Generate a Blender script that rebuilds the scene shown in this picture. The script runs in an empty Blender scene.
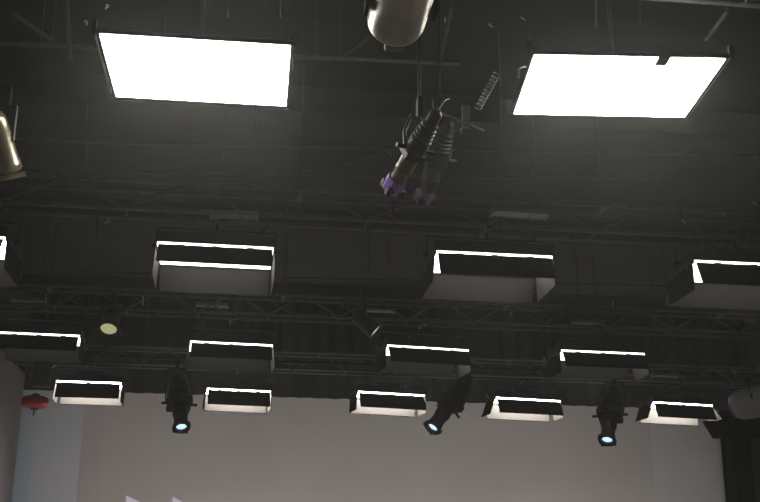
import bpy, math, random
from mathutils import Vector as V, Matrix as M
random.seed(7)
scene = bpy.context.scene
COL = scene.collection
PI = math.pi
R = math.radians

# ------------------------------------------------------------------ camera
FPX, PITCH, YAW, ROLL = 1085.8, R(17.366), R(6.923), R(0.511)
EYE = V((0, 0, 1.5))
F = V((math.sin(YAW)*math.cos(PITCH), math.cos(YAW)*math.cos(PITCH), math.sin(PITCH)))
R0 = V((math.cos(YAW), -math.sin(YAW), 0)); U0 = R0.cross(F)
RT = R0*math.cos(ROLL) + U0*math.sin(ROLL)
UP = -R0*math.sin(ROLL) + U0*math.cos(ROLL)
cam = bpy.data.cameras.new('camera'); co = bpy.data.objects.new('camera', cam); COL.objects.link(co)
cam.sensor_width = 36; cam.lens = FPX/760*36; cam.clip_end = 200; cam.clip_start = .05
m = M.Identity(4)
for i, a in enumerate((RT, UP, -F)):
    for j in range(3): m[j][i] = a[j]
m.translation = EYE
co.matrix_world = m
scene.camera = co

def ray(x, y): return F*FPX + RT*(x-380) - UP*(y-251)
def atY(x, y, Y):
    d = ray(x, y); return EYE + d*(Y/d.y)
def atZ(x, y, Z):
    d = ray(x, y); return EYE + d*((Z-EYE.z)/d.z)
def atD(x, y, D):
    return EYE + ray(x, y)*(D/FPX)

# ------------------------------------------------------------------ materials
def mat(name, col, rough=.6, metal=0., noise=0., nscale=8., emit=None, strength=0., spec=.5, bump=0.):
    mt = bpy.data.materials.new(name); mt.use_nodes = True
    nt = mt.node_tree; b = nt.nodes['Principled BSDF']
    b.inputs['Roughness'].default_value = rough; b.inputs['Metallic'].default_value = metal
    b.inputs['Specular IOR Level'].default_value = spec
    b.inputs['Base Color'].default_value = (*col, 1)
    if noise or bump:
        tc = nt.nodes.new('ShaderNodeTexCoord'); n = nt.nodes.new('ShaderNodeTexNoise')
        n.inputs['Scale'].default_value = nscale; n.inputs['Detail'].default_value = 4
        nt.links.new(tc.outputs['Object'], n.inputs['Vector'])
        if noise:
            r = nt.nodes.new('ShaderNodeValToRGB')
            r.color_ramp.elements[0].position = .3; r.color_ramp.elements[1].position = .7
            r.color_ramp.elements[0].color = (*[c*(1-noise) for c in col], 1)
            r.color_ramp.elements[1].color = (*[min(1, c*(1+noise)) for c in col], 1)
            nt.links.new(n.outputs['Fac'], r.inputs['Fac']); nt.links.new(r.outputs['Color'], b.inputs['Base Color'])
        if bump:
            bp = nt.nodes.new('ShaderNodeBump'); bp.inputs['Strength'].default_value = bump
            bp.inputs['Distance'].default_value = .02
            nt.links.new(n.outputs['Fac'], bp.inputs['Height']); nt.links.new(bp.outputs['Normal'], b.inputs['Normal'])
    if emit:
        b.inputs['Emission Color'].default_value = (*emit, 1); b.inputs['Emission Strength'].default_value = strength
    return mt

BLACK = mat('black_metal', (.022, .021, .021), .5, 0, .25, 20)
BROWNBLACK = mat('door_black', (.016, .012, .012), .8, 0, .2, 12, spec=.1)
LINING = mat('dark_door_lining', (.020, .019, .016), .75, 0, .12, 10, spec=.2)
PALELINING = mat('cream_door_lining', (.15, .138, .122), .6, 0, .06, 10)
STEEL = mat('truss_paint', (.095, .095, .09), .45, .3, .25, 15)
DIMSTEEL = mat('pipe_paint', (.075, .077, .075), .5, .2, .25, 15)
CHROME = mat('bright_steel', (.75, .74, .72), .25, 1.)
ALU = mat('aluminium', (.42, .42, .40), .4, .8, .1, 12)
BEIGE = mat('beige_lamp_paint', (.30, .27, .19), .30, .8, .08, 9)
GREYPAINT = mat('grey_lamp_paint', (.36, .34, .31), .55, 0, .1, 6)
SPOTBLACK = mat('spot_black', (.009, .009, .009), .55, 0, .2, 20, spec=.3)
CABLE = mat('cable_rubber', (.03, .03, .03), .6)
PURPLE = mat('purple_gel', (.33, .2, .62), .4, 0, .15, 30)
DPURPLE = mat('violet_gel', (.12, .06, .42), .4, 0, .15, 30)
RED = mat('red_lantern_cloth', (.46, .045, .05), .6, 0, .2, 10)
CEIL = mat('ceiling_black', (.032, .034, .029), .8, 0, .2, 1.2)
DRAPE = mat('black_drape', (.022, .023, .024), .9, 0, .25, 3, spec=.15)
FLOORM = mat('stage_floor', (.24, .22, .19), .6, 0, .15, 2)
WALLG = mat('grey_wall_paint', (.34, .32, .325), .8, 0, .05, 2)
WALLD = mat('dark_wall_paint', (.05, .05, .047), .85, 0, .15, 2)

def screen_mat(name, c0, c1, scale):
    """matt cloth with faint broad tonal mottling"""
    return mat(name, c0, .9, 0, c1, scale, spec=.1)
SCREEN = screen_mat('screen_cloth', (.80, .75, .70), .045, .55)
WHITEF = screen_mat('white_flat', (.86, .885, .92), .04, .8)
BLUEF = screen_mat('bluish_flat', (.76, .86, .95), .04, .8)
PINKF = screen_mat('pinkish_edge', (.80, .715, .70), .04, .8)
PALEF = screen_mat('pale_flat', (.86, .835, .81), .04, .8)
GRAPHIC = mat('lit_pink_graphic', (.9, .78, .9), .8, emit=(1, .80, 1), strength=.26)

def emitter(name, strength, col=(1, .965, .92)):
    return mat(name, (.8, .8, .78), .5, emit=col, strength=strength)
E_FRONT = emitter('diffuser_front', 18)
E_ROW = {2: emitter('diffuser_second_row', 5.5), 3: emitter('diffuser_third_row', 5.5), 4: emitter('diffuser_fourth_row', 17.0)}
LENS = mat('lit_lens_blue', (.3, .4, .5), .15, emit=(.42, .70, 1.0), strength=.85)
LENSGLOW = mat('lit_lens_centre', (.5, .6, .7), .15, emit=(.62, .84, 1.0), strength=1.2)
WARMLENS = mat('warm_lens', (.62, .60, .36), .25, emit=(.80, .78, .42), strength=.45, noise=.25, nscale=25)
WHITELENS = mat('white_lens', (.8, .8, .72), .25, emit=(.9, .88, .76), strength=.42)
PURLENS = mat('violet_lens', (.42, .30, .66), .3, emit=(.42, .27, .75), strength=.12)

# ------------------------------------------------------------------ mesh helpers
class MB:
    def __init__(s): s.v = []; s.f = []; s.sm = []
    def _add(s, vs, fs, smooth=False, T=None):
        b = len(s.v)
        s.v += [(T @ V(p)) if T else V(p) for p in vs]
        s.f += [tuple(b+i for i in f) for f in fs]; s.sm += [smooth]*len(fs)
        return s
    def box(s, c, d, T=None):
        x, y, z = d[0]/2, d[1]/2, d[2]/2; c = V(c)
        vs = [c+V((i*x, j*y, k*z)) for i in (-1, 1) for j in (-1, 1) for k in (-1, 1)]
        fs = [(0, 1, 3, 2), (4, 6, 7, 5), (0, 4, 5, 1), (2, 3, 7, 6), (0, 2, 6, 4), (1, 5, 7, 3)]
        return s._add(vs, fs, False, T)
    def slab(s, quad, n, t):
        """quad of 4 points, thickened by t along n"""
        n = V(n).normalized()*t; q = [V(p) for p in quad]; k = len(q)
        vs = q + [p+n for p in q]
        fs = [tuple(range(k))[::-1], tuple(range(k, 2*k))] + [(i, (i+1) % k, (i+1) % k+k, i+k) for i in range(k)]
        return s._add(vs, fs)
    def tube(s, a, b, r, n=10, r2=None, caps=True, T=None):
        a, b = V(a), V(b); d = (b-a); L = d.length
        if L < 1e-6: return s
        q = d.to_track_quat('Z', 'Y').to_matrix()
        r2 = r if r2 is None else r2
        vs = [a+q @ V((r*math.cos(2*PI*i/n), r*math.sin(2*PI*i/n), 0)) for i in range(n)]
        vs += [b+q @ V((r2*math.cos(2*PI*i/n), r2*math.sin(2*PI*i/n), 0)) for i in range(n)]
        s._add(vs, [(i, (i+1) % n, (i+1) % n+n, i+n) for i in range(n)], True, T)
        if caps: s._add(vs, [tuple(range(n))[::-1], tuple(range(n, 2*n))], False, T)
        return s
    def path(s, pts, r, n=8, T=None):
        pts = [V(p) for p in pts]; rings = []
        for i, p in enumerate(pts):
            d = (pts[min(i+1, len(pts)-1)] - pts[max(i-1, 0)])
            q = d.to_track_quat('Z', 'Y').to_matrix()
            rings.append([p+q @ V((r*math.cos(2*PI*k/n), r*math.sin(2*PI*k/n), 0)) for k in range(n)])
        vs = [p for g in rings for p in g]
        fs = [(g*n+k, g*n+(k+1) % n, (g+1)*n+(k+1) % n, (g+1)*n+k) for g in range(len(pts)-1) for k in range(n)]
        s._add(vs, fs, True, T); s._add(vs, [tuple(range(n))[::-1], tuple((len(pts)-1)*n+k for k in range(n))], False, T)
        return s
    def lathe(s, prof, n=28, T=None, smooth=True, close=True):
        """prof: (r, z) around local Z"""
        vs = [V((r*math.cos(2*PI*k/n), r*math.sin(2*PI*k/n), z)) for r, z in prof for k in range(n)]
        fs = [(g*n+k, g*n+(k+1) % n, (g+1)*n+(k+1) % n, (g+1)*n+k) for g in range(len(prof)-1) for k in range(n)]
        s._add(vs, fs, smooth, T)
        if close: s._add(vs, [tuple(range(n))[::-1], tuple((len(prof)-1)*n+k for k in range(n))], False, T)
        return s
    def build(s, name, material, parent=None, bevel=0.):
        me = bpy.data.meshes.new(name); me.from_pydata([tuple(p) for p in s.v], [], s.f); me.validate()
        if len(me.polygons) == len(s.sm): me.polygons.foreach_set('use_smooth', s.sm)
        me.materials.append(material); me.update()
        import bmesh
        bm = bmesh.new(); bm.from_mesh(me); bmesh.ops.recalc_face_normals(bm, faces=bm.faces); bm.to_mesh(me); bm.free()
        o = bpy.data.objects.new(name, me); COL.objects.link(o)
        if parent: o.parent = parent
        if bevel:
            b = o.modifiers.new('bevel', 'BEVEL'); b.width = bevel; b.segments = 2; b.limit_method = 'ANGLE'
        return o

def tag(o, label, cat, group=None):
    o['label'] = label; o['category'] = cat
    if group: o['group'] = group
    return o
def thing(name, label, cat, mw=None, group=None):
    o = bpy.data.objects.new(name, None); COL.objects.link(o); o.empty_display_size = .1
    if mw is not None: o.matrix_world = mw
    return tag(o, label, cat, group)
def struct(o): o['kind'] = 'structure'; return o

# ------------------------------------------------------------------ room
XL, XR, YB, YF, ZC = -4.2, 10.2, 22.6, -5.0, 7.0
SY = 21.5
struct(MB().box(((XL+XR)/2, (YB+YF)/2, -.1), (XR-XL+.6, YB-YF+.6, .2)).build('floor', FLOORM))
struct(MB().box(((XL+XR)/2, (YB+YF)/2, ZC+.1), (XR-XL+.6, YB-YF+.6, .2)).build('ceiling', CEIL))
struct(MB().box(((XL+XR)/2, YB+.1, ZC/2), (XR-XL+.6, .2, ZC)).build('wall_back', WALLD))
struct(MB().box(((XL+XR)/2, YF-.1, ZC/2), (XR-XL+.6, .2, ZC)).build('wall_front', WALLD))
struct(MB().box((XR+.1, (YB+YF)/2, ZC/2), (.2, YB-YF, ZC)).build('wall_right', WALLD))
ztop = atY(5, 352, 19).z
struct(MB().box((XL-.1, (YF+21)/2, ztop/2), (.2, 21-YF, ztop)).build('wall_left', WALLG))
struct(MB().box((XL-.1, (YF+21)/2, (ztop+ZC)/2), (.2, 21-YF, ZC-ztop)).build('wall_left_upper', WALLD))
struct(MB().box((XL-.35, (21+YB)/2, ZC/2), (.2, YB-21, ZC)).build('wall_left_recess', WALLD))
# ceiling beams and ribs
for k, y in enumerate((3.0, 7.2, 11.4, 15.6, 19.8)):
    struct(MB().box(((XL+XR)/2, y, ZC-.16), (XR-XL, .18, .32)).build('trim_ceiling_beam', CEIL))

# the white backing, from left to right: bluish flat, white flat, pinkish edge, big screen, pale flat
def X(px, py=450, Y=SY): return atY(px, py, Y).x
ZS0, ZS1 = .001, 5.45
def flat(name, x0, x1, material, y=SY, d=.06):
    return MB().box(((x0+x1)/2, y+d/2, (ZS0+ZS1)/2), (x1-x0, d, ZS1-ZS0)).build(name, material)
tag(flat('scenery_flat', XL-.1, X(33), BLUEF, SY), 'narrow bluish white flat at the far left beside the grey side wall', 'scenery flat')
tag(flat('scenery_flat', X(33)+.001, X(80.9), WHITEF, SY), 'cool white upright flat behind the red lantern', 'scenery flat')
scr = thing('projection_screen', 'wide warm grey screen filling the back of the stage under the black border', 'screen',
            M.Translation((X(366), SY, ZS0)))
def local(root): return root.matrix_world.inverted()
bpy.context.view_layer.update()
def relbuild(mb, name, material, root, bevel=0):
    T = root.matrix_world.inverted(); mb.v = [T @ p for p in mb.v]
    return mb.build(name, material, root, bevel)
o = MB().box(((X(101)+X(652))/2, SY+.03, (ZS0+ZS1)/2), (X(652)-X(101), .06, ZS1-ZS0)); relbuild(o, 'screen_cloth', SCREEN, scr)
o = MB().box(((X(81)+X(101))/2-.001, SY+.03, (ZS0+ZS1)/2), (X(101)-X(81)-.002, .06, ZS1-ZS0))
e = relbuild(o, 'screen_edge', PINKF, scr); e['label'] = 'pinkish left edge strip of the screen'
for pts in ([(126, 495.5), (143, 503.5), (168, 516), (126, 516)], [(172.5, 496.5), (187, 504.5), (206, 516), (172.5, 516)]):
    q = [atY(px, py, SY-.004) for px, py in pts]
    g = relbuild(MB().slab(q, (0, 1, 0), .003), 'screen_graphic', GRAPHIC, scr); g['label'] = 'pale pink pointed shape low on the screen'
tag(flat('scenery_flat', X(652)+.001, X(740), PALEF, SY), 'pale upright flat between the screen and the black drape at right', 'scenery flat')
# screen frame behind (top batten)
# wavy drapes
def drape(x0, x1, z0, z1, y, fold, amp, label, name='stage_drape'):
    mb = MB(); n = max(8, int((x1-x0)/fold*8)); vs = []; fs = []
    for i in range(n+1):
        x = x0+(x1-x0)*i/n; yy = y+amp*math.sin(2*PI*(x-x0)/fold)+amp*.4*math.sin(2*PI*(x-x0)/fold/2.7)
        for z in (z0, z1): vs.append((x, yy, z))
    for i in range(n): fs.append((2*i, 2*i+2, 2*i+3, 2*i+1))
    k = len(vs); vs += [(p[0], p[1]+.012, p[2]) for p in vs]
    fs += [tuple(a+k for a in f)[::-1] for f in fs]
    fs += [(2*i, 2*i+k, 2*i+2+k, 2*i+2) for i in range(n)]+[(2*i+1, 2*i+3, 2*i+3+k, 2*i+1+k) for i in range(n)]
    mb._add(vs, fs, True)
    return tag(mb.build(name, DRAPE), label, 'drape')
ZB = EYE.z+3.52
ZB = atY(380, 400, 20.9).z
drape(XL+.02, XR-.02, ZB, ZC-.02, 20.9, .34, .03, 'long black border drape hanging in folds above the screen', 'border_drape')
drape(X(722.5, 450, 21.1), XR-.02, .02, ZB+.2, 21.14, .30, .035, 'tall black leg drape at the right end of the stage', 'leg_drape')

# ------------------------------------------------------------------ trusses
ZTB, ZTT = EYE.z+3.69, EYE.z+4.0
def truss(y, x0, x1, ztb, ztt, label, step=.62, dep=.30, phase=0, hang=True):
    root = thing('lighting_truss', label, 'truss', M.Translation((x0, y, ztb)), 'lighting trusses')
    bpy.context.view_layer.update()
    for z in (ztb, ztt):
        for dy in (0, dep):
            relbuild(MB().tube((x0, y+dy, z), (x1, y+dy, z), .025, 10), 'chord', STEEL, root)
    n = int((x1-x0)/step)
    for k in range(n):
        xa = x0+k*step+phase*step; xb = xa+step
        if xb > x1: break
        if k % 2: za, zb = ztt, ztb
        else: za, zb = ztb, ztt
        relbuild(MB().tube((xa, y, za), (xb, y, zb), .016, 8), 'brace', STEEL, root)
        if k % 2 == 0:
            relbuild(MB().tube((xa, y+dep, zb), (xb, y+dep, za), .010, 8).tube((xa, y, ztb), (xa, y+dep, ztb), .010, 8), 'brace', DIMSTEEL, root)
    xs = x0+1.2
    while hang and xs < x1:
        relbuild(MB().tube((xs, y+dep/2, ztt), (xs, y+dep/2, ZC), .008, 6).box((xs, y+dep/2, ztt+.0), (.05, dep+.06, .05)), 'hanger', DIMSTEEL, root)
        xs += 3.3
    return root
TY = {1: 6.45, 2: 10.65, 3: 15.12, 4: 18.87}
names = {1: 'nearest lattice truss, above the two big bright panels', 2: 'lattice truss above the second row of barndoor lights',
         3: 'lattice truss above the third row of barndoor lights', 4: 'farthest lattice truss, in front of the black border drape'}
for k in (1, 2, 3, 4):
    z0 = EYE.z + {1: 4.17, 2: 3.69, 3: 3.74, 4: 3.70}[k]
    truss(TY[k], XL+.15, XR-.15, z0, z0+.30, names[k], step=[0, .62, .62, .5, .45][k], phase=.2*k)
def pipe(pts, r, label, name='conduit_pipe', material=None, cat='pipe', group=None):
    mb = MB().path(pts, r, 10)
    root = thing(name, label, cat, M.Translation(pts[0]), group); bpy.context.view_layer.update()
    relbuild(mb, 'tube' if cat != 'rod' else 'rod', material or DIMSTEEL, root)
    if cat != 'rod':
        ps = [max(pts, key=lambda p: p.z)] if (pts[-1]-pts[0]).length < 3 else [pts[0].lerp(pts[-1], t) for t in (.12, .37, .63, .88)]
        for p in ps: relbuild(MB().tube(p+V((0, 0, r*.5)), V((p.x, p.y, ZC)), .005, 6), 'hanging_rod', DIMSTEEL, root)
    return root

# ------------------------------------------------------------------ soft lights
H = EYE.z+3.28
def panel_frame(nl, nr, W=1.2):
    """near-left, near-right corner pixels -> transform (origin at middle of near bottom edge)"""
    a = atZ(*nl, H); b = atZ(*nr, H)
    if W: s = W/(b-a).length; a = EYE+(a-EYE)*s; b = EYE+(b-EYE)*s
    x = (b-a).normalized(); z = V((0, 0, 1)); y = z.cross(x).normalized()
    mm = M.Identity(4)
    for i, q in enumerate((x, y, V((0, 0, 1)))):
        for j in range(3): mm[j][i] = q[j]
    # keep only yaw plus the small sideways sag seen in the picture
    zz = x.cross(y)
    for j in range(3): mm[j][2] = zz[j]
    mm.translation = (a+b)/2
    return mm

def front_panel(nl, nr, label, tab, side):
    nl = (nl[0]+.5, nl[1]+1.5); nr = (nr[0]-.5, nr[1]+1.5)
    D = .89; W = (atZ(*nl, H)-atZ(*nr, H)).length-.012
    mw = panel_frame(nl, nr, None)
    root = thing('led_panel', label, 'studio light', mw, 'large bare panels of the front row')
    MB().box((0, D/2+.004, .012), (W, D, .024)).build('diffuser', E_FRONT, root)
    fr = MB()
    fr.box((-W/2-.008, D/2, .022), (.014, D+.03, .036)).box((W/2+.008, D/2, .022), (.014, D+.03, .036))
    fr.box((0, -.004, .022), (W+.05, .010, .030)).box((0, D+.016, .030), (W+.05, .012, .060))
    fr.build('frame', BLACK, root)
    MB().box((side*(W/2+.034), D/2, .02), (.010, D+.02, .012)).build('edge_rail', ALU, root)
    MB().box((0, D/2, .075), (W*.80, D*.6, .05)).build('housing', BLACK, root, .01)
    for s in (-1, 1):
        MB().path([(s*(W/2+.03), D/2, .06), (s*(W/2+.03), D/2, .13), (s*(W/2+.0), D/2, .15), (s*.01, D/2, .16)], .008).build('yoke_arm', BLACK, root)
        [MB().box((s*(W/2+.035), yy, .04), (.03, .03, .10)).build('corner_clip', BLACK, root) for yy in (-.012, D+.01)]
    zt = EYE.z+4.17-.026-mw.translation.z
    MB().tube((0, D/2, .15), (0, D/2, zt-.03), .014).box((0, D/2, zt-.02), (.08, .36, .04)).build('mounting_clamp', BLACK, root)
    if tab is not None:
        MB().box((tab, .03, -.008), (.075, .10, .012)).box((tab, -.025, .03), (.075, .012, .09)).build('latch_plate', BLACK, root, .003)
    return root
front_panel((98, 33), (292, 45), 'large bright bare rectangular panel at upper left, nothing covering its edge', None, -1)
front_panel((533, 54), (727, 58), 'large bright bare rectangular panel at upper right with a dark latch on its near edge', .215, 1)

def softlight(row, nl, nr, an, af, al, ar, label, L=.28, D=None, group=None, narrow=.0):
    """an/af/al/ar: near, far, left, right door angles below horizontal"""
    W = 1.2
    dy = {2: 2.0, 3: 1.6, 4: 1.6}[row]; nl = (nl[0], nl[1]+dy); nr = (nr[0], nr[1]+dy)
    D = D or {2: .72, 3: .60, 4: .50}[row]
    mw = panel_frame(nl, nr, None)
    W = (ray(0, 0)*0+atZ(*nl, H)-atZ(*nr, H)).length
    root = thing('barndoor_softlight', label, 'studio light', mw, group)
    t = .027
    MB().box((0, D/2-.006, t/2), (W-.012, D-.014, t)).build('diffuser', E_ROW[row], root)
    MB().box((0, D-.008, t/2-.001), (W, .010, t+.004)).box((-W/2+.001, D/2, t/2-.001), (.008, D, t+.004)).box((W/2-.001, D/2, t/2-.001), (.008, D, t+.004)).build('side_bezel', BLACK, root)
    MB().box((0, D/2, t+.055), (W+.03, D+.03, .11)).build('housing', BLACK, root, .008)
    fin = MB()
    for k in range(7): fin.box((-.45+.15*k, D/2, t+.13), (.012, D*.7, .05))
    fin.build('cooling_fins', BLACK, root)
    MB().box((0, D/2, t+.17), (.42, .22, .08)).build('driver_box', BLACK, root, .006)
    th = .006
    def door(mid, out, half_v, ang, n_h, side_cut):
        out = V(out); hv = V(half_v); down = V((0, 0, -1))
        d = out*math.cos(ang)+down*math.sin(ang)
        nrm = out*math.sin(ang)-down*math.cos(ang)      # faces outwards/up
        h0 = V(mid)
        a, b = h0-hv, h0+hv
        hvu = hv.normalized()
        q = [a, b, b+d*L+hvu*side_cut, a+d*L-hvu*side_cut]
        dm = MB().slab(q, nrm, th).build('barn_door', BROWNBLACK, root)
        ins = hvu*.010
        q2 = [q[0]+ins+d*.008, q[1]-ins+d*.008, q[2]-ins-d*.008, q[3]+ins-d*.008]
        q2 = [p-nrm*.0015 for p in q2]
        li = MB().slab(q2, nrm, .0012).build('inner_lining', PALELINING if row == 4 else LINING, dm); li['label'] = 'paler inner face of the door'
        lip = MB().tube(q[3], q[2], .005, 6).tube(q[0], q[3], .004, 6).tube(q[1], q[2], .004, 6)
        lip.build('door_rim', BROWNBLACK, dm)
        for k in range(n_h):
            hm = MB()
            u = 0 if n_h == 1 else -0.62+1.24*k/(n_h-1)
            c = h0+hv*u
            hm.tube(c-hvu*.035, c+hvu*.035, .012, 8)
            hm.slab([c-hvu*.03, c+hvu*.03, c+hvu*.03+d*.04, c-hvu*.03+d*.04], nrm, .008)
            hm.build('hinge', BLACK, dm)
    z = -.004
    door((0, -.010, z), (0, -1, 0), (W/2-.02, 0, 0), R(an), 3, narrow)
    door((0, D+.010, z), (0, 1, 0), (W/2-.005, 0, 0), R(af), 3, narrow)
    door((-W/2-.010, D/2, z), (-1, 0, 0), (0, D/2-.02, 0), R(al), 2, 0)
    door((W/2+.010, D/2, z), (1, 0, 0), (0, D/2-.02, 0), R(ar), 2, 0)
    for s in (-1, 1):
        MB().box((s*(W/2+.035), D/2, .17), (.012, .04, .22)).build('yoke_arm', BLACK, root, .003)
        MB().tube((s*(W/2+.02), D/2, .09), (s*(W/2+.075), D/2, .09), .022, 12).build('tilt_knob', BLACK, root)
    MB().box((0, D/2, .285), (W+.08, .04, .014)).build('yoke_bar', BLACK, root, .003)
    zt = EYE.z+{2: 3.69, 3: 3.74, 4: 3.70}[row]-.0255-mw.translation.z
    MB().tube((0, D/2, .29), (0, D/2, zt-.03), .018).box((0, D/2, zt-.015), (.07, .36, .03)).build('mounting_clamp', BLACK, root)
    pts = [(W*.3, D*.5, .2), (W*.36, D*.52, .27), (W*.42, D*.5, .32), (W*.46, D*.45, zt-.012)]
    MB().path(pts, .008).build('power_cord', CABLE, root)
    return root
g2, g3, g4 = 'barndoor lights of the second row', 'barndoor lights of the third row', 'barndoor lights of the fourth row'
softlight(2, (-110.5, 232.5), (5.5, 237.5), 52, 62, 80, 90, 'barndoor light cut off by the left edge, only a bright end in view', group=g2)
softlight(2, (156.5, 242), (274, 248), 52, 74, 87, 88, 'second-row barndoor light with two bright strips and a dim far door, left of centre', group=g2)
softlight(2, (436, 251), (553, 256.5), 62, 72, 86, 88, 'second-row barndoor light at centre with a bright left end and brownish far door', group=g2)
softlight(2, (694, 260.5), (812, 266), 64, 60, 91, 85, 'second-row barndoor light cut off by the right edge with glowing left end', group=g2)
softlight(3, (-2, 332), (80, 335.5), 54, 46, 60, 92, 'third-row barndoor light at the left edge above the red lantern', group=g3)
softlight(3, (190, 341), (273, 345), 54, 50, 84, 84, 'third-row barndoor light with dim greenish far door, left of the leaning white lens', group=g3)
softlight(3, (387, 345), (469, 350), 56, 48, 90, 86, 'third-row barndoor light right beside the leaning white lens', group=g3)
softlight(3, (561, 350), (645, 353.5), 56, 48, 92, 80, 'third-row barndoor light at right, above the rightmost spotlight', group=g3)
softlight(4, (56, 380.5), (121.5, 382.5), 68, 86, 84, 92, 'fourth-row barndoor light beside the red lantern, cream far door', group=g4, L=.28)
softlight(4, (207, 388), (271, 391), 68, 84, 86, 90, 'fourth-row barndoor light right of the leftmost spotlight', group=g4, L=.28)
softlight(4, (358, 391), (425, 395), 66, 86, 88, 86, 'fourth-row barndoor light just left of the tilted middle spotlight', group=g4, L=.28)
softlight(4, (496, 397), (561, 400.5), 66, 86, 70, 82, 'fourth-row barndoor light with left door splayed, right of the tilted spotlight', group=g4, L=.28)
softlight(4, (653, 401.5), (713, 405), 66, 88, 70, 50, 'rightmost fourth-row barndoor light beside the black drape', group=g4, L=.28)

# ------------------------------------------------------------------ spotlights (front along local +Z)
def axis_matrix(origin, front, up=V((0, 0, 1))):
    z = V(front).normalized(); x = V(up).cross(z)
    if x.length < .05: x = V((1, 0, 0))
    x.normalize(); y = z.cross(x)
    mm = M.Identity(4)
    for i, q in enumerate((x, y, z)):
        for j in range(3): mm[j][i] = q[j]
    mm.translation = origin
    return mm
def profile_spot(rear, front, label, dia=.26, lens=(LENS, LENSGLOW), body=BLACK, frame=None, hang=None, group=None, handles=True, gel=None):
    rear, front = V(rear), V(front); L = (front-rear).length
    mw = axis_matrix(rear, front-rear)
    root = thing('profile_spotlight', label, 'spotlight', mw, group)
    r = dia/2
    # rear lamp cap, finned reflector housing, shutter collar, lens tube
    MB().lathe([(r*.25, -.02*L), (r*.5, 0), (r*.62, .03*L), (r*.62, .12*L), (r*.7, .14*L)]).build('lamp_cap', SPOTBLACK, root)
    wd = 1.28 if dia > .2 else 1.0
    pr = [(r*.7, .13*L)]
    for k in range(5):
        z0 = .15*L+k*.045*L; rr = r*(.82+.05*k)*wd
        pr += [(rr, z0), (rr, z0+.022*L), (rr*.9, z0+.026*L), (rr*.9, z0+.042*L)]
    pr += [(r*1.05*wd, .40*L), (r*1.02*wd, .46*L), (r*.85, .52*L)]
    rear_mat = body if dia > .2 else SPOTBLACK
    MB().lathe(pr).build('reflector_housing', rear_mat, root)
    MB().box((0, 0, .53*L), (r*2.0*wd, r*1.7*wd, .08*L)).build('shutter_gate', rear_mat, root, .006)
    if handles:
        for k, (sx, sy) in enumerate(((1, 0), (-1, 0), (0, 1), (0, -1))):
            hd = MB().box((sx*r*1.25, sy*r*1.25, .53*L), (.05+abs(sx)*.16, .05+abs(sy)*.16, .010))
            hd.tube((sx*r*1.45-sy*.02, sy*r*1.45-sx*.02, .53*L), (sx*r*1.45+sy*.02, sy*r*1.45+sx*.02, .53*L), .014, 8)
            hd.build('shutter_handle', body, root)
    MB().lathe([(r*.8, .55*L), (r*.84, .57*L), (r*.84, .66*L), (r*.80, .70*L), (r*.86, .71*L), (r*.86, .74*L), (r*.76, .75*L), (r*.74, .88*L), (r*.80, .90*L), (r*.80, .965*L), (r*.62, .97*L), (r*.60, .94*L)], close=False).build('lens_tube', body, root)
    # octagonal holder with notches
    gf = MB(); n = 8
    pts = [V((r*1.02*math.cos(PI/8+k*PI/4), r*1.02*math.sin(PI/8+k*PI/4), 0)) for k in range(8)]
    inn = [V((r*.62*math.cos(PI/8+k*PI/4), r*.62*math.sin(PI/8+k*PI/4), 0)) for k in range(8)]
    for k in range(8):
        a, b, c, d = pts[k], pts[(k+1) % 8], inn[(k+1) % 8], inn[k]
        gf.slab([p+V((0, 0, .965*L)) for p in (a, b, c, d)], (0, 0, 1), .03*L)
        if k % 2 == 0: gf.box(((a+b)/2*1.04)+V((0, 0, .985*L)), (.03, .03, .05))
    gf.build('gel_holder', frame or rear_mat, root)
    if gel: MB().lathe([(r*1.03, .86*L), (r*1.03, 1.01*L)], n=8, close=False, smooth=False).build('gel_sheet', gel, root)
    l1 = MB().lathe([(0.001, .950*L), (r*.62, .955*L)], close=False).build('lens', lens[0], root)
    if lens[1]: MB().lathe([(0.001, .968*L), (r*.2, .966*L), (r*.54, .956*L)], close=False).build('lens_centre', lens[1], l1)
    # yoke in world space up to the hang point
    bpy.context.view_layer.update()
    T = root.matrix_world
    c = T @ V((0, 0, .47*L)); side = (T.to_3x3() @ V((1, 0, 0))).normalized()
    if abs(side.z) > .5: side = V((1, 0, 0))
    hp = V(hang) if hang else c+V((0, 0, .5))
    yk = MB()
    for s in (-1, 1):
        p0 = c+side*s*(r*1.15*wd); p1 = hp+side*s*(r*1.05)+V((0, 0, -.10))
        yk.path([p0, p0.lerp(p1, .5)+side*s*.02, p1, p1.lerp(hp+V((0, 0, -.06)), .3)+V((0, 0, .02))], .012)
    yk.tube(hp+side*(-r*1.05)+V((0, 0, -.09)), hp+side*(r*1.05)+V((0, 0, -.09)), .013)
    relbuild(yk, 'yoke', SPOTBLACK, root)
    for s in (-1, 1):
        relbuild(MB().tube(c+side*s*r*1.1, c+side*s*(r*1.1+.06), min(.026, r*.22), 12), 'tilt_knob', SPOTBLACK, root)
    relbuild(MB().box(hp+V((0, 0, -.02)), (.06 if dia > .2 else .03, .08, .13)).tube(hp+V((0, 0, -.10)), hp+V((0, 0, 0)), .016), 'mounting_clamp', SPOTBLACK, root)
    rr = rear+V((0, 0, .02))
    cb = [rear, rear+V((.05, .05, .10)), (rear+hp)/2+V((.14, .05, .1)), hp+V((.10, .09, .0)), hp+V((.10, .10, .10))]
    relbuild(MB().path(cb, .009 if dia > .2 else .005), 'power_cord', SPOTBLACK, root)
    return root

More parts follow.
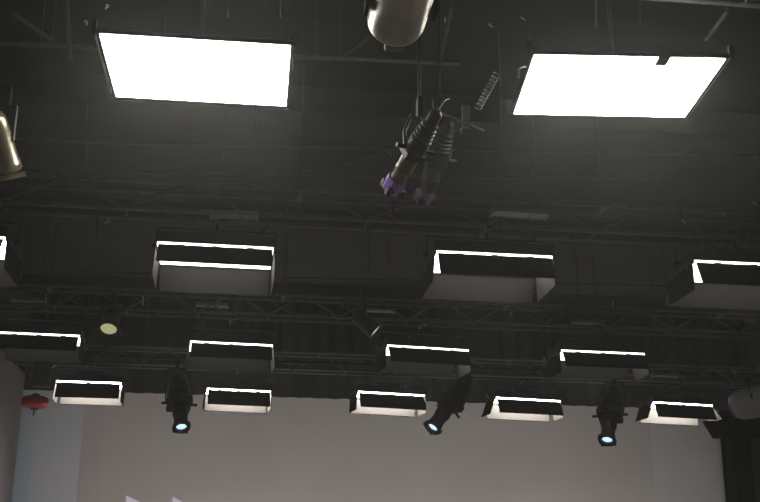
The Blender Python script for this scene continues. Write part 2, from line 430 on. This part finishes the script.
# a pipe batten that carries the three profile spots
YS = 16.9
zb = atY(400, 366, YS).z
sb = [atY(118, 362, YS), atY(700, 377, YS)]
sb = [V((sb[0].x, YS, zb)), V((sb[1].x, YS, zb))]
root = thing('pipe_batten', 'thin dark batten carrying the three blue-lensed spotlights', 'pipe', M.Translation((sb[0].x, YS, zb)))
bpy.context.view_layer.update()
relbuild(MB().tube(sb[0], sb[1], .025, 12), 'batten_tube', BLACK, root)
for k in range(5):
    x = sb[0].x+.4+k*(sb[1].x-sb[0].x-.8)/4
    relbuild(MB().tube((x, YS, zb), (x, YS, ZC), .007, 6), 'hanger', DIMSTEEL, root)
gS = 'profile spotlights with pale blue lenses'
def spot(rp, fp, Dr, Df, label, hx):
    a, b = atD(*rp, Dr), atD(*fp, Df)
    profile_spot(a, b, label, dia=.285, body=SPOTBLACK, hang=(hx, YS, zb-.078), group=gS)
spot((177, 378), (181.5, 428), 17.45, 16.65, 'leftmost blue-lensed spotlight, pointing straight down past the border', atY(177, 372, YS).x)
spot((469, 378), (432, 428.5), 17.45, 16.65, 'middle blue-lensed spotlight, tilted steeply down to the left', atY(466, 372, YS).x)
spot((613, 388), (607, 441), 17.45, 16.65, 'rightmost blue-lensed spotlight, pointing down beside the splayed barndoor light', atY(613, 372, YS).x)

# the two slim profile spots in the middle with purple fronts
def hung_spot(pa, pb, label, **k):
    c = pa.lerp(pb, .47); hp = c+V((.03, .03, .30))
    root = profile_spot(pa, pb, label, lens=(PURLENS, None), hang=hp, handles=False, **k)
    relbuild(MB().tube(hp, V((hp.x, hp.y, ZC)), .010), 'hanging_pole', SPOTBLACK, root)
hung_spot(atD(437, 112, 6.35), atD(392, 189, 6.65), 'slim spotlight with lavender front and brownish lit flank, pointing down left', dia=.13,
          body=mat('brown_lit_flank', (.13, .085, .05), .45, 0, .15, 10), gel=PURPLE)  # lit flank put into the brown of the lens tube, rear parts black
hung_spot(atD(449, 122, 7.75), atD(424, 199, 8.05), 'dark slim spotlight with dull violet front, just right of the lavender one', dia=.16, body=mat('deep_black_paint', (.010, .010, .010), .7),
          gel=mat('dull_violet_gel', (.06, .04, .075), .6))

# ------------------------------------------------------------------ fresnel lamps
def fresnel(rear, front, dia, label, lensmat, body=BLACK, doors=True, hang=None, doorang=35, name='fresnel_lamp'):
    rear, front = V(rear), V(front); L = (front-rear).length; r = dia/2
    root = thing(name, label, 'spotlight', axis_matrix(rear, front-rear))
    MB().lathe([(r*.5, 0), (r*.8, .04*L), (r*.98, .12*L), (r*1.0, .3*L), (r*1.0, .85*L), (r*1.08, .87*L), (r*1.08, .99*L), (r*.9, 1.0*L), (r*.88, .93*L)], close=False, n=32).lathe([(r*.5, .001), (.001, 0)], close=False).build('lamp_body', body, root)
    MB().lathe([(.001, .97*L), (r*.3, .965*L), (r*.6, .955*L), (r*.9, .94*L)], close=False, n=32).build('lens', lensmat, root)
    if doors:
        for k in range(4):
            a = k*PI/2; o_ = V((math.cos(a), math.sin(a), 0)); t = V((-math.sin(a), math.cos(a), 0))
            d = o_*math.sin(R(doorang))+V((0, 0, 1))*math.cos(R(doorang))
            h = o_*r*1.05+V((0, 0, L*1.0)); w = r*.8
            MB().slab([h-t*w, h+t*w, h+t*w*.75+d*r*1.1, h-t*w*.75+d*r*1.1], o_, .004).build('barn_door', BLACK, root)
    bpy.context.view_layer.update()
    c = root.matrix_world @ V((0, 0, .5*L)); side = (root.matrix_world.to_3x3() @ V((1, 0, 0))).normalized()
    if hang is None: hang = c+V((0, 0, r+.25))
    hp = V(hang); yk = MB()
    for s in (-1, 1):
        p0 = c+side*s*(r*1.08); p1 = hp+side*s*(r*1.05)+V((0, 0, -.08)); yk.tube(p0, p1, .012)
    yk.tube(hp-side*r*1.05+V((0, 0, -.08)), hp+side*r*1.05+V((0, 0, -.08)), .012)
    relbuild(yk, 'yoke', BLACK, root)
    relbuild(MB().box(hp, (.06, .07, .14)), 'mounting_clamp', BLACK, root)
    return root
def hangtop(x, y, D, ztop):
    p = atD(x, y, D); return p
# yellow-lens fresnel at left
f = atD(108.5, 329.5, 14.3); ax = (-F*.62+V((0, 0, -.78))+RT*.02)
fresnel(f-ax.normalized()*.34, f, .245, 'round lamp with a pale yellow lens up behind the leftmost fourth-row light', WARMLENS, hang=f+V((.0, .28, .50)), doorang=42)
# leaning white lens at centre
f = atD(376, 331.5, 14.6); ax = (RT*.66+UP*(-.55)+F*-.22)
fresnel(f-ax.normalized()*.38, f, .22, 'dark lamp with a thin leaning white lens near the centre', WHITELENS, hang=f-ax.normalized()*.2+V((-.02, .0, .42)), doors=False)
# barrel lamp at top centre
a = atD(395, 24, 5.75)
b = V((a.x+.0, a.y-.75, a.z))
root = thing('barrel_lamp', 'big beige barrel shaped lamp at the top edge between the two bright panels', 'spotlight', axis_matrix(a, b-a))
r = .155
MB().lathe([(.001, 0), (r*.80, .0), (r*.90, .008), (r*.97, .028), (r, .06), (r, .16), (r, .66), (r*1.06, .68), (r*1.06, .75), (r*.9, .75)], n=40).build('lamp_body', BEIGE, root)
MB().lathe([(.001, .755), (r*.5, .765), (r*.88, .752)], n=40, close=False).build('lens', WHITELENS, root)
bpy.context.view_layer.update()
relbuild(MB().box(a+V((0, .03, -.10)), (.10, .05, .08)), 'rear_latch', mat('olive_latch', (.10, .10, .07), .6), root, .006)
for s in (-1, 1): relbuild(MB().box((a+b)/2+V((s*(r+.02), .16, 0)), (.02, .10, .12)), 'tilt_bracket', BROWNBLACK, root)
for s in (-1, 1):
    c = (a+b)/2+V((s*(r+.04), .16, 0))
    relbuild(MB().tube(c, c+V((0, 0, .42)), .011), 'yoke_arm', BLACK, root)
c = (a+b)/2+V((0, .16, .42))
relbuild(MB().tube(c-V((r+.05, 0, 0)), c+V((r+.05, 0, 0)), .013), 'yoke_bar', BLACK, root)
relbuild(MB().tube(c, V((c.x, c.y, ZC)), .018), 'hanging_pole', BLACK, root)
# lamp at left edge
f = atD(10, 170, 7.3); rr_ = atD(-8, 112, 7.1)
root = fresnel(rr_, f, .155, 'beige lamp cut by the left edge with an open barn door', WHITELENS, body=BEIGE, doors=False)
bpy.context.view_layer.update()
q = [atD(-14, 179, 7.35), atD(25, 171, 7.35), atD(26.5, 176, 7.25), atD(-14, 184, 7.25)]
d_ = relbuild(MB().slab(q, (0, 1, .2), .006), 'barn_door', BEIGE, root)
relbuild(MB().box(atD(10, 176, 7.3), (.02, .03, .07)), 'hinge', BLACK, d_)
# grey drum on the right edge
a, b = atD(739, 405, 14.1), atD(805, 393, 13.3)
root = thing('drum_lamp', 'pale grey drum lamp with a violet rim at the right edge', 'spotlight', axis_matrix(b, a-b))
L = (a-b).length; r = .20
MB().lathe([(.001, 0), (r*.9, .01), (r, .05), (r, L-.10), (r*.96, L-.03), (r*.80, L)], n=36).build('lamp_body', GREYPAINT, root)
MB().lathe([(r*.84, L-.012), (r*.84, L+.035), (r*.55, L+.038), (.001, L+.038)], n=28, close=False).build('violet_rim', DPURPLE, root)
bpy.context.view_layer.update()
c = (a+b)/2
relbuild(MB().path([c+V((-.25, 0, 0)), c+V((-.30, 0, .22)), c+V((-.1, 0, .32)), c+V((.2, 0, .34))], .014), 'yoke', BLACK, root)
relbuild(MB().box(c+V((-.1, 0, .38)), (.06, .08, .14)), 'mounting_clamp', BLACK, root)
# the black slanted shade below the drum
q = [atY(px, py, 17.6) for px, py in ((702, 421), (727, 421), (800, 399), (800, 437), (713, 438.5))]
root = thing('light_flag', 'black slanted flag panel below the grey drum lamp at the right edge', 'flag', M.Translation(q[1]))
bpy.context.view_layer.update()
relbuild(MB().slab(q, (0, 1, 0), .012), 'flag_cloth', DRAPE, root)
relbuild(MB().tube(q[2]+V((-.4, .02, .1)), V((q[2].x-.4, q[2].y+.02, ZC)), .012), 'hanging_pole', BLACK, root)

# ------------------------------------------------------------------ red lantern and black box above it
c = atD(35, 402, 18.3)
root = thing('red_lantern', 'squat dark red round lantern hanging in front of the white flat', 'lantern', M.Translation(c))
pr = [(.06, -.112)]
for k in range(17):
    t = -1+2*k/16; rr = .225*max(.12, (1-abs(t)**5))**.5
    pr.append((rr*(1.0 if k % 2 else .965), t*.105))
pr.append((.06, .112))
MB().lathe(pr, n=36).build('lantern_body', RED, root)
MB().lathe([(.06, -.13), (.065, -.112)]).lathe([(.065, .112), (.06, .135)]).build('cap', BLACK, root)
MB().tube((0, 0, -.13), (0, 0, -.20), .012, 8).tube((0, 0, -.16), (0, 0, -.23), .022, 8, r2=.012).build('tassel', BLACK, root)
zt = EYE.z+3.70
MB().tube((0, 0, .13), (0, 0, .17), .006, 6).build('hanging_cord', CABLE, root)
p = atD(42, 374, 18.3)
root = thing('black_box_fixture', 'black box-shaped fixture hanging directly above the red lantern', 'box', M.Translation(p))
MB().box((0, 0, 0), (.30, .24, .44)).build('case', BLACK, root, .02)
MB().box((0, -.125, 0), (.24, .01, .36)).build('grille', DRAPE, root)
MB().tube((0, -.06, .22), (0, -.06, ZC-p.z), .015).build('hanging_bracket', BLACK, root)

# ------------------------------------------------------------------ clutter: conduits, ballasts, cables
def hanger_frame(x0, y0, x1, y1, Y, label):
    a, b, c, d = [atY(x, y, Y) for x, y in ((x0, y1), (x0, y0), (x1, y0), (x1, y1))]
    pipe([a, b, c, d], .009, label, 'conduit_loop', DIMSTEEL, 'pipe')
hanger_frame(185, 178, 254, 211, 10.7, 'thin square hanging frame above the grey strip ballast')
hanger_frame(228, -3, 281, 17, 7.0, 'thin square hanging frame at the top edge behind the left panel')
hanger_frame(596, -6, 640, 27, 7.2, 'thin square hanging frame at the top edge behind the right panel')
def ballast(x, y, D, L, rot, label):
    p = atD(x, y, D)
    root = thing('strip_ballast', label, 'fixture', M.Translation(p) @ M.Rotation(R(rot), 4, 'Z'))
    MB().box((0, 0, 0), (L, .16, .045)).build('tray', ALUD, root, .004)
    MB().box((-L/2, 0, -.005), (.02, .17, .06)).build('end_cap', ALUD, root)
    MB().box((L/2, 0, -.005), (.02, .17, .06)).build('end_cap', ALUD, root)
    for s in (-1, 1): MB().tube((s*L*.3, 0, .02), (s*L*.3, 0, ZC-p.z), .007).build('hanging_stem', DIMSTEEL, root)
    MB().path([(L*.15, -.05, -.02), (L*.17, -.05, -.07), (L*.2, -.04, -.09)], .006).build('cable_tail', ALUD, root)
ALUD = mat('dull_aluminium', (.16, .16, .155), .5, .3, .15, 12)
ballast(234, 215, 10.85, .46, -4, 'small grey strip ballast hanging under the second truss, left of centre')
ballast(520, 213, 10.6, .55, 3, 'small grey strip ballast hanging under the second truss, right of centre')
ballast(378, 310, 15.9, .50, 0, 'small grey strip ballast above the leaning white lens')
ballast(212, 305, 15.9, .45, 0, 'small grey strip ballast under the two-strip barndoor light')
ballast(588, 322, 16.3, .45, 0, 'small grey strip ballast under the third truss at right')
ballast(30, 300, 16.0, .5, 0, 'small grey strip ballast near the left edge above the third row')
ballast(665, 375, 17.2, .4, 0, 'small grey strip ballast near the rightmost third-row light')
# grid pipes
for (x0, y0, x1, y1, Y0, Y1, r, lab) in [
    (-20, 42, 460, 64, 9.2, 9.2, .022, 'long thin cross pipe passing behind the two big panels'),
    (-20, 140, 780, 156, 12.2, 12.2, .018, 'faint cross pipe halfway between the big panels and second truss'),
    (-20, 170, 780, 181, 13.2, 13.2, .018, 'faint cross pipe close above the second truss'),
    (-20, 271, 780, 289, 17.0, 17.0, .02, 'faint cross pipe just below the second row of lights'),
    (14, 14, 52, 40, 8.2, 8.8, .016, 'short slanting tube at upper left'),
    (66, -4, 70, 60, 8.6, 9.2, .022, 'upright tube left of the left big panel'),
    (316, -5, 317, 58, 9.0, 9.1, .014, 'thin upright rod right of the left big panel'),
    (440, 64, 452, 8, 9.1, 8.4, .016, 'slanting tube right of the barrel lamp'),
    (340, 58, 368, 38, 9.1, 8.5, .013, 'short slanting tube left of the barrel lamp'),
    (300, 182, 380, 150, 12.0, 12.8, .012, 'thin slanting rod left of the lavender spotlight'),
    (527, 180, 536, 150, 11.3, 11.6, .008, 'tiny slanting rod below the right big panel'),
    (706, 40, 727, 12, 7.4, 7.0, .016, 'short slanting tube above the right big panel corner')]:
    pipe([atY(x0, y0, Y0), atY(x1, y1, Y1)], r, lab)
for k, (x, y0, y1, Y) in enumerate([(80, 270, 300, 15.04), (361, 292, 312, 15.04), (565, 300, 318, 15.04), (586, 300, 320, 15.04), (605, 306, 334, 15.04), (376, 350, 378, 18.80), (143, 296, 306, 15.04), (46, 294, 303, 15.04), (680, 196, 226, 10.58), (304, 200, 226, 10.58), (392, 205, 216, 10.58), (97, 206, 238, 10.58)]):
    labs = ['thin drop rod above the yellow lens, second from left on the third truss', 'thin drop rod above the leaning white lens', 'thin drop rod under the middle gap of the third truss', 'thin drop rod just left of the third-row light at right', 'thin drop rod above the third-row light at right', 'thin drop rod below the leaning white lens',
            'bright tipped drop rod right of the yellow lens', 'bright tipped drop rod left of the yellow lens', 'thin drop rod near the right end of the second truss', 'thin drop rod right of the grey strip ballast', 'thin drop rod below the lavender spotlight', 'thin drop rod on the second truss at far left']
    pipe([atY(x, y0, Y), atY(x, y1, Y)], .011, labs[k], 'hanging_rod', ALU if k in (6, 7) else DIMSTEEL, 'rod')
# coiled cable and bright rod by the middle spotlight
a, b = atD(497, 74, 7.0), atD(478, 108, 7.2)
pts = []
ax = (b-a); q = ax.to_track_quat('Z', 'Y').to_matrix(); N = 150
for i in range(N+1):
    t = i/N; pts.append(a+ax*t+q @ V((.022*math.cos(t*2*PI*10), .022*math.sin(t*2*PI*10), 0)))
tag(MB().path(pts, .0026, 6).build('hanging_coil_cable', ALUD), 'small coiled cable hanging left of the right big panel', 'cable')
root = thing('shutter_rod', 'thin rod with a bright tip crossing beside the slim middle spotlights', 'rod', M.Translation(atD(462, 120, 6.9)))
bpy.context.view_layer.update()
relbuild(MB().tube(atD(447, 115, 6.9), atD(484, 131, 6.9), .008), 'rod', ALUD, root)
t_ = relbuild(MB().tube(atD(442, 112.5, 6.9), atD(447.5, 115, 6.9), .012), 'rod_tip', CHROME, root); t_['label'] = 'bright metal tip'
relbuild(MB().box(atD(466, 117, 6.93), (.05, .03, .15)), 'mounting_bracket', ALUD, root)
# loose clamps and small bright hooks
hooks = [(86, 22, 7.6, 'small pale hook left of the left big panel'), (107, 6, 7.3, 'pale bent hook at the top edge above the left big panel'), (445, 19, 8.0, 'small bright hook right of the barrel lamp'),
         (490, 25, 8.2, 'small pale hook at the top between barrel lamp and right panel'), (522, 18, 8.2, 'pale hook at the top just left of the right panel'),
         (389, 153, 8.9, 'tiny bright hook left of the lavender spotlight'), (461, 130, 9.2, 'tiny bright hook under the bright-tipped rod'), (683, 221, 11.2, 'tiny bright hook at the right end of the second truss'),
         (511, 314, 15.6, 'tiny bright hook on the third truss right of centre'), (613, 303, 15.6, 'tiny bright hook on the third truss at right'), (108, 221, 11.2, 'small pale hook on the second truss at left'),
         (54, 366, 18, 'small pale clamp above the leftmost fourth-row light'), (508, 363, 18, 'tiny bright clamp above the fourth-row light with splayed door'), (734, 371, 15, 'tiny bright clamp above the grey drum lamp'),
         (487, 395, 18.0, 'bright small clamp beside the splayed left door'), (181, 365, 16.6, 'bright small clamp atop the leftmost spotlight'), (544, 358, 16.8, 'small pale clamp left of the third-row light at right'), (754, 203, 11.2, 'small pale hook near the right edge on the second truss'),
         (724, 213, 11.2, 'dull small clamp hanging near the right edge'), (4, 350, 17.0, 'pale small round clamp at the left edge under the third-row light')]
for k, (x, y, D, lab) in enumerate(hooks):
    p = atD(x, y, D); sc = D/10*.42
    root = thing('hanging_hook', lab, 'clamp', M.Translation(p) @ M.Rotation(random.uniform(-1, 1), 4, 'Y') @ M.Rotation(random.uniform(0, 3), 4, 'Z'), 'small clamps and hooks')
    pts = [V((.03*math.cos(t), 0, .03*math.sin(t)))*sc for t in [R(a) for a in range(-60, 200, 26)]]
    MB().path(pts, .009*sc).build('hook', ALU if 'bright' in lab or 'pale' in lab else DIMSTEEL, root)
    MB().tube(V((.0, 0, -.02))*sc, V((0, 0, -.085))*sc, .011*sc).build('bolt', ALU, root)
# cable swags between lights
for k, (x0, y0, x1, y1, Y, sag, lab) in enumerate([
    (593, 402, 612, 405, 17.0, .08, 'short black cable loop left of the rightmost spotlight'),
    (20, 360, 31, 376, 18.05, -.02, 'slanting grey cable above the red lantern'),
    (340, 292, 366, 334, 14.9, .0, 'slanting cable running down to the leaning white lens'),
    (667, 283, 690, 268, 11.2, -.01, 'slanting cable beside the barndoor light at the right edge')]):
    a, b = atY(x0, y0, Y), atY(x1, y1, Y)
    pts = [a.lerp(b, t/10)+V((0, 0, -sag*4*(t/10)*(1-t/10))) for t in range(11)]
    tag(MB().path(pts, .011).build('hanging_cable', DIMSTEEL if k else CABLE), lab, 'cable')

# added fill: invented light strip on the unseen floor, brightens the screen from below
xa, xb = XL+.12, XR-1.0
root = thing('added_screen_fill', 'added unseen fill light strip on the floor that brightens the screen', 'studio light', M.Translation(((xa+xb)/2, 17.5, 0)))
bpy.context.view_layer.update()
relbuild(MB().box(((xa+xb)/2, 17.5, .12), (xb-xa, .30, .24)), 'housing', BLACK, root, .01)
relbuild(MB().slab([(xa, 17.40, .24), (xb, 17.40, .24), (xb, 17.32, .40), (xa, 17.32, .40)], (0, 1, .3), .01), 'fill_reflector', BLACK, root)
al = bpy.data.lights.new('added_fill_lamp', 'AREA'); al.shape = 'RECTANGLE'; al.size = xb-xa-.2; al.size_y = .2
al.energy = 74; al.color = (1, .955, .93); al.spread = R(95)
lo = bpy.data.objects.new('added_fill_lamp', al); COL.objects.link(lo); lo.parent = root
tgt = V(((xa+xb)/2, SY, 5.0)); src = V(((xa+xb)/2, 17.53, .27))
lo.location = (0, .03, .27); lo.rotation_euler = (tgt-src).to_track_quat('-Z', 'Y').to_euler()

# ------------------------------------------------------------------ world and view
w = bpy.data.worlds.new('world'); scene.world = w; w.use_nodes = True
w.node_tree.nodes['Background'].inputs['Color'].default_value = (0, 0, 0, 1)
w.node_tree.nodes['Background'].inputs['Strength'].default_value = 0
# thin stage haze in the air of the hall
vsn = w.node_tree.nodes.new('ShaderNodeVolumeScatter'); vsn.inputs['Density'].default_value = .005
vsn.inputs['Anisotropy'].default_value = .72; vsn.inputs['Color'].default_value = (1, 1, .93, 1)
w.node_tree.links.new(vsn.outputs['Volume'], w.node_tree.nodes['World Output'].inputs['Volume'])
vs = scene.view_settings; vs.view_transform = 'Standard'; vs.look = 'None'; vs.gamma = 1; vs.exposure = 0; vs.use_curve_mapping = False
scene.display_settings.display_device = 'sRGB'
scene.cycles.max_bounces = 8; scene.cycles.sample_clamp_indirect = 5
